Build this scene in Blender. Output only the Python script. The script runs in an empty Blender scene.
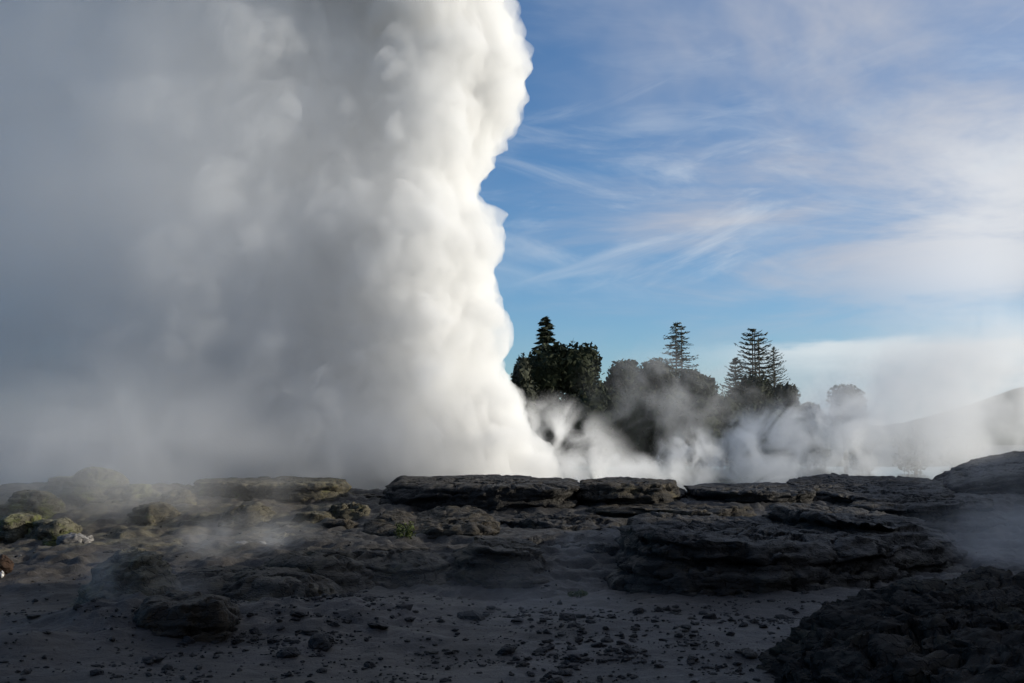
import bpy, bmesh, math, random
import numpy as np
from mathutils import Vector, Matrix

random.seed(7)
RNG = np.random.default_rng(11)
PI = math.pi
scene = bpy.context.scene
COL = scene.collection

# ------------------------------------------------------------------ camera maths
F_PX, CX, CY, HORIZON = 995.0, 512.0, 341.5, 440.0
CAM_Z = 3.0
PITCH = math.atan((HORIZON - CY) / F_PX)

def at(px, py, D):
    """world point at ground distance D (metres along +Y) seen at photo pixel px, py"""
    u, v = (px - CX) / F_PX, (CY - py) / F_PX
    cp, sp = math.cos(PITCH), math.sin(PITCH)
    d = Vector((u, cp - v * sp, sp + v * cp))
    d *= D / d.y
    return Vector((d.x, D, CAM_Z + d.z))

# ------------------------------------------------------------------ helpers
def tag(o, label=None, cat=None, group=None, kind=None):
    if label: o['label'] = label
    if cat: o['category'] = cat
    if group: o['group'] = group
    if kind: o['kind'] = kind
    return o

def empty(name, loc):
    o = bpy.data.objects.new(name, None); COL.objects.link(o)
    o.location = loc
    o.empty_display_size = 0.3
    return o

def mesh_obj(name, verts, faces, mat=None, parent=None, smooth=True):
    me = bpy.data.meshes.new(name)
    me.from_pydata([tuple(v) for v in verts], [], [tuple(int(i) for i in f) for f in faces])
    if smooth:
        me.polygons.foreach_set('use_smooth', [True] * len(me.polygons))
    me.update()
    o = bpy.data.objects.new(name, me); COL.objects.link(o)
    if mat: me.materials.append(mat)
    if parent: o.parent = parent
    return o

# ------------------------------------------------------------------ numpy noise
_perm = np.random.default_rng(3).permutation(256).astype(np.int64)
_perm = np.concatenate([_perm, _perm, _perm])
_g = np.random.default_rng(5).normal(size=(256, 3)); _g /= np.linalg.norm(_g, axis=1)[:, None]

def perlin(P):
    P = np.asarray(P, float)
    I = np.floor(P).astype(np.int64); f = P - I; I &= 255
    u = f * f * f * (f * (f * 6 - 15) + 10)
    out = 0
    for dx in (0, 1):
        for dy in (0, 1):
            for dz in (0, 1):
                h = _perm[_perm[_perm[(I[:, 0] + dx) & 255] + ((I[:, 1] + dy) & 255)] + ((I[:, 2] + dz) & 255)]
                g = _g[h]
                d = g[:, 0] * (f[:, 0] - dx) + g[:, 1] * (f[:, 1] - dy) + g[:, 2] * (f[:, 2] - dz)
                w = (u[:, 0] if dx else 1 - u[:, 0]) * (u[:, 1] if dy else 1 - u[:, 1]) * (u[:, 2] if dz else 1 - u[:, 2])
                out = out + w * d
    return out * 1.5

def fbm(P, freq, octv=4, gain=0.5, seed=0.0, ridge=False):
    P = np.asarray(P, float) * freq + seed * 17.31
    a, tot, s = 1.0, 0.0, 0
    for _ in range(octv):
        n = perlin(P)
        if ridge: n = 1 - 2 * np.abs(n)
        s = s + a * n; tot += a; a *= gain; P = P * 2.03 + 5.7
    return s / tot

def sstep(a, b, x):
    t = np.clip((x - a) / (b - a), 0, 1)
    return t * t * (3 - 2 * t)

# ------------------------------------------------------------------ ground height
def ground_h(x, y):
    x = np.asarray(x, float); y = np.asarray(y, float)
    P = np.stack([x, y, np.zeros_like(x)], 1)
    wob = fbm(P, 0.11, 3, seed=2) * 3.0
    # terrace rise (centre), later on the right, gentler on the left
    start = 20.5 + 7.0 * sstep(8, 12, x) - 0.0 * x
    rise = 0.55 * sstep(start, start + 5.0, y + wob * 0.4) + 0.45 * sstep(27.5, 33, y + wob * 0.5)
    left = sstep(-4, -9, x)
    rise = rise * (1 - left) + left * (0.25 * sstep(20, 25, y) + 0.95 * sstep(25, 36, y + wob * 0.4))
    rise = rise * (1 - sstep(37, 46, y + wob * 0.3))
    near = 1 - sstep(38, 48, y)
    n = fbm(P, 0.35, 5, 0.5, seed=1) * (0.10 + 0.16 * sstep(17, 22, y) + 0.10 * sstep(0, -5, x)) * near
    # low rubbly mound, near left
    m1 = np.exp(-(((x + 6.2) / 1.3) ** 2 + ((y - 16.3) / 1.5) ** 2))
    n = n + m1 * (0.42 + 0.16 * fbm(P, 1.7, 4, 0.6, seed=4))
    m2 = np.exp(-(((x + 7.2) / 0.8) ** 2 + ((y - 14.3) / 0.7) ** 2))
    n = n + m2 * 0.25
    # rubble slope left of centre
    sl = np.exp(-(((x + 3.4) / 2.0) ** 2 + ((y - 17.2) / 1.8) ** 2))
    n = n + sl * (0.28 + 0.14 * fbm(P, 2.2, 4, 0.6, seed=6))
    # slight swale across the front flat
    n = n + 0.05 * np.sin(0.5 * x + 0.35 * y) * near * (1 - sstep(16, 20, y))
    fine = fbm(P, 1.6, 4, 0.55, seed=8) * 0.035 * near
    # thin broken beds on the terrace
    h0 = rise + n + 0.10 * fbm(P, 0.9, 3, 0.5, seed=12) * near
    st = 0.15
    k = np.floor(h0 / st); fr = h0 / st - k
    terr = (k + sstep(0.35, 0.65, fr)) * st
    wt = 0.8 * sstep(19.5, 22.0, y) * near
    rise = rise * 0 + h0 * (1 - wt) + terr * wt; n = 0
    back = sstep(18.8, 21.5, y)
    rough = fbm(P, 3.5, 4, 0.62, seed=21) * (0.03 + 0.10 * back + 0.13 * sl + 0.10 * m1) * near
    rough = rough + (0.45 - np.abs(fbm(P, 1.1, 4, 0.6, seed=23)) * 2) * 0.16 * back * near
    bank = (9.5 - 4.5 * sstep(20, 30, y) + 1.5 * fbm(P, 0.09, 4, 0.6, seed=31)) * sstep(24.5, 30.5, x + 0.8 * fbm(P, 0.3, 2, seed=33)) * sstep(-30, -10, y) * (1 - sstep(36, 41, y)) * (1 - sstep(60, 90, x))  # unseen rise added at right to keep low sun off the foreground
    rear_sky_block = (17 + 4 * fbm(P, 0.06, 3, seed=35)) * sstep(-5, -24, y)  # unseen slope added behind the camera to cut skylight on front faces
    rise = rise + rough + np.maximum(bank, rear_sky_block)
    far = -0.5 * sstep(48, 56, y) * (1 - sstep(116, 124, y))
    return rise + n + fine + far

def gz(x, y):
    return float(ground_h(np.array([x]), np.array([y]))[0])

# ------------------------------------------------------------------ materials
def new_mat(name):
    m = bpy.data.materials.new(name); m.use_nodes = True
    nt = m.node_tree; nt.nodes.clear()
    out = nt.nodes.new('ShaderNodeOutputMaterial')
    return m, nt, out

def N(nt, t, **kw):
    n = nt.nodes.new(t)
    for k, v in kw.items():
        if k in n.inputs: n.inputs[k].default_value = v
        else: setattr(n, k, v)
    return n

def noise(nt, vec, scale, detail=4, rough=0.55, dist=0.0):
    n = N(nt, 'ShaderNodeTexNoise', Scale=scale, Detail=detail, Roughness=rough, Distortion=dist)
    nt.links.new(vec, n.inputs['Vector'])
    return n.outputs['Fac']

def ramp(nt, fac, stops):
    r = nt.nodes.new('ShaderNodeValToRGB')
    els = r.color_ramp.elements
    while len(els) < len(stops): els.new(0.5)
    for e, (p, c) in zip(els, stops):
        e.position = p
        e.color = c if len(c) == 4 else (*c, 1)
    nt.links.new(fac, r.inputs['Fac'])
    return r.outputs['Color']

def mixc(nt, fac, a, b):
    m = nt.nodes.new('ShaderNodeMix'); m.data_type = 'RGBA'
    for val, idx in ((fac, 0), (a, 6), (b, 7)):
        if isinstance(val, (int, float)): m.inputs[idx].default_value = val
        elif isinstance(val, tuple): m.inputs[idx].default_value = (*val, 1)
        else: nt.links.new(val, m.inputs[idx])
    return m.outputs[2]

def math_n(nt, op, a, b=None, c=None, clamp=False):
    m = nt.nodes.new('ShaderNodeMath'); m.operation = op; m.use_clamp = clamp
    for i, v in enumerate((a, b, c)):
        if v is None: continue
        if isinstance(v, (int, float)): m.inputs[i].default_value = v
        else: nt.links.new(v, m.inputs[i])
    return m.outputs[0]

def maprange(nt, v, a, b, c=0.0, d=1.0, smooth=True):
    m = nt.nodes.new('ShaderNodeMapRange')
    m.interpolation_type = 'SMOOTHSTEP' if smooth else 'LINEAR'
    nt.links.new(v, m.inputs[0])
    for i, x in enumerate((a, b, c, d)): m.inputs[i + 1].default_value = x
    return m.outputs[0]

def rock_mat(name, dark, light, stain=(0.10, 0.085, 0.05), stain_amt=0.3, moss=0.0, rough=0.6, bump=0.6, strata=0.5, top_light=0.7):
    m, nt, out = new_mat(name)
    geo = nt.nodes.new('ShaderNodeNewGeometry'); pos = geo.outputs['Position']
    n1 = noise(nt, pos, 1.3, 6, 0.65, 0.4)
    n2 = noise(nt, pos, 7.0, 6, 0.7)
    col = ramp(nt, n1, [(0.32, dark), (0.68, light)])
    col = mixc(nt, math_n(nt, 'MULTIPLY', maprange(nt, n2, 0.45, 0.75), 0.6), col, tuple(c * 0.45 for c in dark))
    n3 = noise(nt, pos, 0.9, 5, 0.7, 0.8)
    col = mixc(nt, math_n(nt, 'MULTIPLY', maprange(nt, n3, 0.52, 0.68), stain_amt), col, stain)
    if moss > 0:
        n4 = noise(nt, pos, 1.6, 5, 0.7, 0.5)
        col = mixc(nt, math_n(nt, 'MULTIPLY', maprange(nt, n4, 0.62 - 0.2 * moss, 0.72 - 0.15 * moss), 0.8), col, (0.09, 0.10, 0.025))
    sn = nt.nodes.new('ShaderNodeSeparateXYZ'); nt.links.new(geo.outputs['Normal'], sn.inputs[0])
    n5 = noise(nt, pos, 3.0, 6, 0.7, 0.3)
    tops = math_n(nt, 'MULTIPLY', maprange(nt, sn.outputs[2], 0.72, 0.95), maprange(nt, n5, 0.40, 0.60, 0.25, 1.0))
    col = mixc(nt, math_n(nt, 'MULTIPLY', tops, top_light), col, tuple(min(1, c * 1.7 + 0.012) for c in light))  # upward faces painted paler, standing in for skylight on the tops
    mv = nt.nodes.new('ShaderNodeMapping'); mv.inputs['Scale'].default_value = (1.0, 1.0, 2.6); nt.links.new(pos, mv.inputs['Vector'])
    wv = nt.nodes.new('ShaderNodeTexVoronoi'); wv.feature = 'DISTANCE_TO_EDGE'; wv.inputs['Scale'].default_value = 2.3
    wm = nt.nodes.new('ShaderNodeVectorMath'); wm.operation = 'ADD'
    nz = N(nt, 'ShaderNodeTexNoise', Scale=2.5, Detail=4); nt.links.new(pos, nz.inputs['Vector'])
    nt.links.new(mv.outputs[0], wm.inputs[0]); nt.links.new(nz.outputs['Color'], wm.inputs[1]); nt.links.new(wm.outputs[0], wv.inputs['Vector'])
    crack = maprange(nt, wv.outputs['Distance'], 0.0, 0.07)
    col = mixc(nt, math_n(nt, 'MULTIPLY', math_n(nt, 'SUBTRACT', 1.0, crack), 0.6), col, tuple(c * 0.4 for c in dark))
    # strata bump: stretched noise along the beds
    mp = nt.nodes.new('ShaderNodeMapping'); mp.inputs['Scale'].default_value = (0.5, 0.5, 9.0)
    nt.links.new(pos, mp.inputs['Vector'])
    ns = noise(nt, mp.outputs['Vector'], 1.6, 5, 0.65, 0.2)
    nf = noise(nt, pos, 16.0, 6, 0.7)
    h = math_n(nt, 'ADD', math_n(nt, 'MULTIPLY', ns, strata), math_n(nt, 'MULTIPLY', nf, 0.35))
    h = math_n(nt, 'ADD', h, math_n(nt, 'MULTIPLY', n2, 0.4))
    h = math_n(nt, 'ADD', h, math_n(nt, 'MULTIPLY', crack, 0.25))
    b1 = N(nt, 'ShaderNodeBump', Strength=min(1.0, bump * 1.4), Distance=0.14)
    nt.links.new(h, b1.inputs['Height'])
    p = nt.nodes.new('ShaderNodeBsdfPrincipled')
    nt.links.new(col, p.inputs['Base Color']); nt.links.new(b1.outputs['Normal'], p.inputs['Normal'])
    p.inputs['Roughness'].default_value = rough
    p.inputs['Specular IOR Level'].default_value = 0.2
    nt.links.new(p.outputs[0], out.inputs['Surface'])
    return m

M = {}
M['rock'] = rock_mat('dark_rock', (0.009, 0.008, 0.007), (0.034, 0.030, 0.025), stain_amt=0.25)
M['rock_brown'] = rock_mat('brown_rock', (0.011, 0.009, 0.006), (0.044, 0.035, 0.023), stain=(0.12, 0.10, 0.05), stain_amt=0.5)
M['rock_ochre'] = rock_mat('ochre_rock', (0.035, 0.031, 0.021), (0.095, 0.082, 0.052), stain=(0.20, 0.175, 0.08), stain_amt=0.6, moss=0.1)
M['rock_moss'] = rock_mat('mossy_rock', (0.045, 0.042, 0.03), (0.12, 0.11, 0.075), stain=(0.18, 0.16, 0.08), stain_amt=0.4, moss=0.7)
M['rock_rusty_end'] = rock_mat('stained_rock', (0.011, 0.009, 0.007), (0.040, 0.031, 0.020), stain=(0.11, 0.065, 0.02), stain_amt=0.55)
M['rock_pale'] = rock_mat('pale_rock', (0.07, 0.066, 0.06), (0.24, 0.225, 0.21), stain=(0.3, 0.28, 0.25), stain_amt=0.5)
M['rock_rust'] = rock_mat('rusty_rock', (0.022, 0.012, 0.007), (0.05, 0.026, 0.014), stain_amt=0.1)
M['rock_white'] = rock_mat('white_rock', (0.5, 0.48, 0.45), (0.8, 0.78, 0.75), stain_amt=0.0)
M['rubble'] = rock_mat('black_rubble', (0.012, 0.010, 0.008), (0.036, 0.031, 0.025), stain_amt=0.35, strata=0.05, bump=0.9, rough=0.9, top_light=0.25)
M['stone'] = rock_mat('loose_stone', (0.010, 0.009, 0.009), (0.026, 0.024, 0.023), stain_amt=0.2, strata=0.0, top_light=0.2)

def ground_mat():
    m, nt, out = new_mat('sinter_ground')
    geo = nt.nodes.new('ShaderNodeNewGeometry'); pos = geo.outputs['Position']
    sep = nt.nodes.new('ShaderNodeSeparateXYZ'); nt.links.new(pos, sep.inputs[0])
    n1 = noise(nt, pos, 0.55, 6, 0.62, 0.5)
    n2 = noise(nt, pos, 3.2, 6, 0.68, 0.3)
    n3 = noise(nt, pos, 22.0, 5, 0.7)
    col = ramp(nt, n1, [(0.33, (0.018, 0.015, 0.013)), (0.50, (0.036, 0.030, 0.025)), (0.66, (0.070, 0.060, 0.053))])
    col = mixc(nt, math_n(nt, 'MULTIPLY', maprange(nt, n2, 0.5, 0.68), 0.55), col, (0.024, 0.023, 0.023))
    col = mixc(nt, math_n(nt, 'MULTIPLY', maprange(nt, n3, 0.52, 0.72), 0.45), col, (0.020, 0.019, 0.020))
    npt = noise(nt, pos, 1.1, 7, 0.72, 0.9)
    col = mixc(nt, math_n(nt, 'MULTIPLY', maprange(nt, npt, 0.56, 0.66), 0.65), col, (0.10, 0.092, 0.086))
    col = mixc(nt, math_n(nt, 'MULTIPLY', maprange(nt, npt, 0.44, 0.36), 0.7), col, (0.014, 0.012, 0.011))
    # brown wash on the left side and ochre sulphur crust farther back on the left
    nb = noise(nt, pos, 0.35, 4, 0.6, 0.6)
    lf = maprange(nt, sep.outputs[0], -3.0, -7.0)
    col = mixc(nt, math_n(nt, 'MULTIPLY', math_n(nt, 'MULTIPLY', lf, maprange(nt, nb, 0.35, 0.6)), 0.6), col, (0.060, 0.048, 0.037))
    bk = maprange(nt, sep.outputs[1], 22.0, 27.0)
    no = noise(nt, pos, 0.8, 5, 0.7, 0.8)
    col = mixc(nt, math_n(nt, 'MULTIPLY', math_n(nt, 'MULTIPLY', math_n(nt, 'MULTIPLY', lf, bk), maprange(nt, no, 0.42, 0.62)), 0.8), col, (0.16, 0.14, 0.085))
    # bare rock takes over on the terrace, and on steep bits
    ng = noise(nt, pos, 0.7, 5, 0.65, 0.4)
    yy = math_n(nt, 'ADD', sep.outputs[1], math_n(nt, 'MULTIPLY', math_n(nt, 'SUBTRACT', ng, 0.5), 7.0))
    sn = nt.nodes.new('ShaderNodeSeparateXYZ'); nt.links.new(geo.outputs['Normal'], sn.inputs[0])
    rocky = math_n(nt, 'MAXIMUM', math_n(nt, 'MULTIPLY', maprange(nt, yy, 19.0, 22.5), math_n(nt, 'SUBTRACT', 0.9, math_n(nt, 'MULTIPLY', lf, 0.55))), math_n(nt, 'MULTIPLY', maprange(nt, sn.outputs[2], 0.93, 0.80), 0.85))
    rk = ramp(nt, noise(nt, pos, 2.4, 6, 0.7, 0.4), [(0.35, (0.009, 0.008, 0.007)), (0.66, (0.038, 0.033, 0.027))])
    col = mixc(nt, rocky, col, rk)
    far = maprange(nt, sep.outputs[1], 44.0, 52.0)
    col = mixc(nt, far, col, (0.10, 0.10, 0.085))
    h = math_n(nt, 'ADD', math_n(nt, 'MULTIPLY', n2, 1.0), math_n(nt, 'MULTIPLY', n3, 0.45))
    h = math_n(nt, 'ADD', h, math_n(nt, 'MULTIPLY', noise(nt, pos, 70.0, 3, 0.6), 0.2))
    b = N(nt, 'ShaderNodeBump', Strength=0.8, Distance=0.07); nt.links.new(h, b.inputs['Height'])
    p = nt.nodes.new('ShaderNodeBsdfPrincipled')
    nt.links.new(col, p.inputs['Base Color']); nt.links.new(b.outputs[0], p.inputs['Normal'])
    p.inputs['Roughness'].default_value = 0.6
    p.inputs['Specular IOR Level'].default_value = 0.4
    nt.links.new(p.outputs[0], out.inputs['Surface'])
    return m
M['ground'] = ground_mat()

def simple_mat(name, c1, c2, scale, rough=0.8, transl=0.0):
    m, nt, out = new_mat(name)
    geo = nt.nodes.new('ShaderNodeNewGeometry')
    col = ramp(nt, noise(nt, geo.outputs['Position'], scale, 4, 0.6), [(0.35, c1), (0.65, c2)])
    p = nt.nodes.new('ShaderNodeBsdfPrincipled'); p.inputs['Roughness'].default_value = rough
    p.inputs['Specular IOR Level'].default_value = 0.2
    nt.links.new(col, p.inputs['Base Color'])
    nt.links.new(p.outputs[0], out.inputs['Surface'])
    return m
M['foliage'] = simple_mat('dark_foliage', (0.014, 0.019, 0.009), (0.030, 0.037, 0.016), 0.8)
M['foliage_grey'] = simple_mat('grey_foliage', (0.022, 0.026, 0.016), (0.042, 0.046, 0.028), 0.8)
M['needles'] = simple_mat('conifer_needles', (0.03, 0.034, 0.02), (0.05, 0.052, 0.03), 1.5)
M['bark'] = simple_mat('bark', (0.05, 0.042, 0.034), (0.09, 0.078, 0.064), 3.0)
M['hill'] = simple_mat('wooded_hill', (0.035, 0.045, 0.028), (0.07, 0.08, 0.05), 0.03)
M['grass'] = simple_mat('green_tuft', (0.045, 0.065, 0.015), (0.08, 0.10, 0.03), 4.0)

def water_mat():
    m, nt, out = new_mat('pool_water')
    geo = nt.nodes.new('ShaderNodeNewGeometry')
    mp = nt.nodes.new('ShaderNodeMapping'); mp.inputs['Scale'].default_value = (0.25, 1.0, 1.0)
    nt.links.new(geo.outputs['Position'], mp.inputs['Vector'])
    b = N(nt, 'ShaderNodeBump', Strength=0.3, Distance=0.2)
    nt.links.new(noise(nt, mp.outputs[0], 1.2, 3, 0.5), b.inputs['Height'])
    p = nt.nodes.new('ShaderNodeBsdfPrincipled')
    p.inputs['Base Color'].default_value = (0.14, 0.15, 0.14, 1)
    p.inputs['Roughness'].default_value = 0.12
    nt.links.new(b.outputs[0], p.inputs['Normal'])
    nt.links.new(p.outputs[0], out.inputs['Surface'])
    return m
M['water'] = water_mat()

# ------------------------------------------------------------------ ground sheet (one sheet out to the horizon)
def axis(a, b, step, far, grow):
    mid = list(np.arange(a, b + 1e-6, step))
    lo, s = [a], step
    while lo[-1] > -far: s *= grow; lo.append(lo[-1] - s)
    hi, s = [b], step
    while hi[-1] < far: s *= grow; hi.append(hi[-1] + s)
    return np.array(lo[:0:-1] + mid + hi[1:])

gx = axis(-17, 17, 0.10, 3500, 1.16)
gy = np.concatenate([axis(9.0, 24, 0.085, 3500, 1.22)])
gy = np.array([v for v in gy if v <= 24] + list(np.arange(24.12, 46, 0.12)) + [v * 1.0 for v in 46 + np.cumsum(0.2 * 1.2 ** np.arange(48))])
X, Y = np.meshgrid(gx, gy)
Z = ground_h(X.ravel(), Y.ravel())
nx, ny = len(gx), len(gy)
idx = np.arange(nx * ny).reshape(ny, nx)
F = np.stack([idx[:-1, :-1].ravel(), idx[:-1, 1:].ravel(), idx[1:, 1:].ravel(), idx[1:, :-1].ravel()], 1)
g = mesh_obj('ground', np.stack([X.ravel(), Y.ravel(), Z], 1), F, M['ground'])
tag(g, kind='structure')

# hot pool behind the ridge
w = mesh_obj('water', [(-70, 53, -0.12), (90, 53, -0.12), (90, 118, -0.12), (-70, 118, -0.12)], [(0, 1, 2, 3)], M['water'])
tag(w, kind='structure')

# ------------------------------------------------------------------ rocks
def catmull(pts, n):
    pts = np.array(pts, float); k = len(pts)
    out = []
    seg = np.linalg.norm(np.roll(pts, -1, 0) - pts, axis=1); cum = np.concatenate([[0], np.cumsum(seg)])
    for s in np.linspace(0, cum[-1], n, endpoint=False):
        i = min(int(np.searchsorted(cum, s, 'right') - 1), k - 1)
        t = (s - cum[i]) / seg[i]
        p0, p1, p2, p3 = pts[(i - 1) % k], pts[i], pts[(i + 1) % k], pts[(i + 2) % k]
        out.append(0.5 * ((2 * p1) + (-p0 + p2) * t + (2 * p0 - 5 * p1 + 4 * p2 - p3) * t * t + (-p0 + 3 * p1 - 3 * p2 + p3) * t ** 3))
    return np.array(out)

_rock_seed = [0]
def rock(name, label, cat, plan, zt, zb, mat, tilt=(0, 0), spread=0.35, strata=0.10, round_=0.25, top_steps=0.12,
         rough=0.13, res=0.075, group=None, curve=1.6, lump=0.25, world=False):
    """a weathered rock: plan outline (px, distance) extruded from zb to zt, with bedded sides, a rounded rim and a rough top.
    spread: how far the foot flares beyond the top outline (metres)."""
    _rock_seed[0] += 1; sd = _rock_seed[0] * 1.37
    P = [(p if world else ((p[0] - CX) / F_PX * p[1] * 1.0, p[1])) for p in plan]
    perim = sum(math.dist(P[i], P[(i + 1) % len(P)]) for i in range(len(P)))
    n = int(min(420, max(48, perim / res)))
    O = catmull(P, n)
    c = O.mean(0)
    d = O - c; L = np.linalg.norm(d, axis=1)[:, None]; U = d / L
    hgt = zt - zb
    m = int(min(46, max(10, hgt / (res * 0.6))))
    rad_mean = float(L.mean())
    k = int(min(60, max(8, rad_mean / (res * 1.3))))
    rings = []
    # sides
    for j in range(m + 1):
        t = j / m
        z = zb + hgt * t
        off = spread * (1 - t) ** curve
        zz = np.full((n, 1), z)
        Q = np.hstack([O, zz])
        bed = fbm(np.hstack([O * 0.22, zz * 3.2 / max(hgt, 0.5) * 1.2]), 1.0, 3, 0.6, seed=sd)
        bed = np.tanh(bed * 5) * strata
        bed = bed + np.tanh(fbm(np.hstack([O * 0.5, zz * 5.0]), 1.0, 2, 0.6, seed=sd + 1) * 6) * strata * 0.45
        big = fbm(Q, 0.7, 3, 0.5, seed=sd + 3) * lump
        rd = round_ * (1 - math.sqrt(max(0.0, 1 - max(0.0, (t - (1 - round_ / max(hgt, round_ * 1.2)))/(round_ / max(hgt, round_ * 1.2))) ** 2))) if round_ > 0 else 0
        bed = bed * min(1.0, t / 0.45)
        rr = L[:, 0] + off + bed + big - rd
        rings.append(np.hstack([c + U * rr[:, None], zz]))
    top_r = np.linalg.norm(rings[-1][:, :2] - c, axis=1)
    for j in range(1, k + 1):
        s = 1 - j / (k + 0.6)
        xy = c + U * (top_r * s)[:, None]
        rings.append(np.hstack([xy, np.full((n, 1), zt)]))
    V = np.vstack(rings)
    V = np.vstack([V, [[c[0], c[1], zt]]])
    # top relief: broken beds, tilt
    up = np.clip((V[:, 2] - zb) / hgt, 0, 1)
    tn = fbm(np.hstack([V[:, :2], np.zeros((len(V), 1))]), 0.55, 4, 0.55, seed=sd + 9)
    q = tn * 7; fq = q - np.floor(q)
    tn = (np.floor(q) + sstep(0.38, 0.62, fq)) / 7 * 0.85 + tn * 0.15
    V[:, 2] += up ** 2 * tn * top_steps * 2.2
    V[:, 2] += up * ((V[:, 0] - c[0]) * tilt[0] + (V[:, 1] - c[1]) * tilt[1])
    # overall roughness
    for a in range(3):
        V[:, a] += fbm(V * np.array([1, 1, 3.2]) + a * 31.7, 1.3, 5, 0.6, seed=sd + 5) * rough * (1.0 if a < 2 else 0.7)
    cr = np.clip(0.07 - np.abs(fbm(V * np.array([1, 1, 1.8]), 0.9, 4, 0.55, seed=sd + 7)), 0, 0.07) / 0.07
    V[:, 2] -= cr ** 1.5 * rough * 1.1 * up
    V[:, :2] -= U[np.arange(len(V)) % n] * (cr ** 1.5 * rough * 1.5 * (1 - 0.5 * up))[:, None]
    V += (fbm(V, 4.0, 4, 0.65, seed=sd + 2) * rough * 0.6)[:, None] * np.hstack([U[np.arange(len(V)) % n], np.full((len(V), 1), 0.7)])
    R = len(rings)
    ii = np.arange(n); jj = (ii + 1) % n
    F = [np.stack([r * n + ii, r * n + jj, (r + 1) * n + jj, (r + 1) * n + ii], 1) for r in range(R - 1)]
    F = np.vstack(F).tolist()
    last = (R - 1) * n
    F += [(last + a, last + b, len(V) - 1) for a, b in zip(ii.tolist(), jj.tolist())]
    base = np.array([c[0], c[1], zb])
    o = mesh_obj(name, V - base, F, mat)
    o.location = base
    tag(o, label, cat, group)
    return o

G1 = 'rock ledges of the sinter terrace'
# ---- ridge line against the steam
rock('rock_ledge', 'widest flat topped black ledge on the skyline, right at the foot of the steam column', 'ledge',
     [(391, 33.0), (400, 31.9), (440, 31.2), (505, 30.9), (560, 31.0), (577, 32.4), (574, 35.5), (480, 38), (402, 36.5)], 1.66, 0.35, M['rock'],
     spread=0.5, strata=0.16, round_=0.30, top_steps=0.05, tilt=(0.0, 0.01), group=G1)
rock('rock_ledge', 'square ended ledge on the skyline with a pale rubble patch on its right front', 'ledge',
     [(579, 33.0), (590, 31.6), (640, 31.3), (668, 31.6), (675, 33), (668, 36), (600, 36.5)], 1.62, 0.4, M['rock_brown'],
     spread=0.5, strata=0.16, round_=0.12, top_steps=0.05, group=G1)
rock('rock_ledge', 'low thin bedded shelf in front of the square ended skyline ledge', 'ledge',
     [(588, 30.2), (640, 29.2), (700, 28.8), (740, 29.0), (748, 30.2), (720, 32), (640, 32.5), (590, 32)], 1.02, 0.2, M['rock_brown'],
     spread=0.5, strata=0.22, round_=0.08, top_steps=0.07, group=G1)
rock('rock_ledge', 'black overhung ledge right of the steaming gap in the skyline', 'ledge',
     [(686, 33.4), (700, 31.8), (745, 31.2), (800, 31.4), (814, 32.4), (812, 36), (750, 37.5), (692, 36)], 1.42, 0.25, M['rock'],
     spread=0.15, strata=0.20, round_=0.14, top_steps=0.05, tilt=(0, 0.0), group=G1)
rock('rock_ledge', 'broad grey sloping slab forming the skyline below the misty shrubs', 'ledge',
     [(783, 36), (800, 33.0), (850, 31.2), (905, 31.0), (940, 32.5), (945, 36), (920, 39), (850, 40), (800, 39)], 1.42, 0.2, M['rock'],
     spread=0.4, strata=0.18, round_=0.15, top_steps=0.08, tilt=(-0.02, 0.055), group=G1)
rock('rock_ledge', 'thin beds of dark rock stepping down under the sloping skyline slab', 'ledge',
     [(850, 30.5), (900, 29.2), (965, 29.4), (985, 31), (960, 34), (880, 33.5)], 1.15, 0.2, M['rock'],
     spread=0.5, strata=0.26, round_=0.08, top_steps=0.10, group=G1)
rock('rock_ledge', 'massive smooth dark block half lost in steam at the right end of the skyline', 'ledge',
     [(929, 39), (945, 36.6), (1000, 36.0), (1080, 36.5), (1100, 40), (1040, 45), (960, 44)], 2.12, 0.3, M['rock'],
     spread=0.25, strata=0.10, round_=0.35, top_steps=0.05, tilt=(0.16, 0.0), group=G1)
# ---- middle bluffs
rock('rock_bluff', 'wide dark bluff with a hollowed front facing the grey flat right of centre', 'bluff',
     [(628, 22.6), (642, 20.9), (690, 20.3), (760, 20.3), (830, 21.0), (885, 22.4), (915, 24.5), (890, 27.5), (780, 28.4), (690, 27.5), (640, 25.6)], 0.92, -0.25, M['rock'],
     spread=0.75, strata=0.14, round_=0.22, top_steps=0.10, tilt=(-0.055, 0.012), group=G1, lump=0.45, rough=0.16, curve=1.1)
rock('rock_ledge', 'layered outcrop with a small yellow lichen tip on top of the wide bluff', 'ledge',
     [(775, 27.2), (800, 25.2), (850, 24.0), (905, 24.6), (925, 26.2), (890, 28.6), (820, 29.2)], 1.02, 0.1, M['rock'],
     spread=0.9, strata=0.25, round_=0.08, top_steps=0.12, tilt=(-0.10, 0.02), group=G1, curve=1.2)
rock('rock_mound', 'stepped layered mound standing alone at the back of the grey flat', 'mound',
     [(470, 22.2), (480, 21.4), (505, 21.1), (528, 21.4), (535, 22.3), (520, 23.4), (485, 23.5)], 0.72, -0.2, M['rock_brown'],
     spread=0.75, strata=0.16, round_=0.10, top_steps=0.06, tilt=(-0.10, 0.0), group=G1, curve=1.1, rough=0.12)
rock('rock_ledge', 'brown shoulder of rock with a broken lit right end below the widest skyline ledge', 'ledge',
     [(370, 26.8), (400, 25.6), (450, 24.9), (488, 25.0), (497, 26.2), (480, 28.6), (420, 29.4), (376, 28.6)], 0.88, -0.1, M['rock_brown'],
     spread=0.8, strata=0.14, round_=0.25, top_steps=0.14, tilt=(0.05, 0.05), group=G1, rough=0.16)
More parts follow.
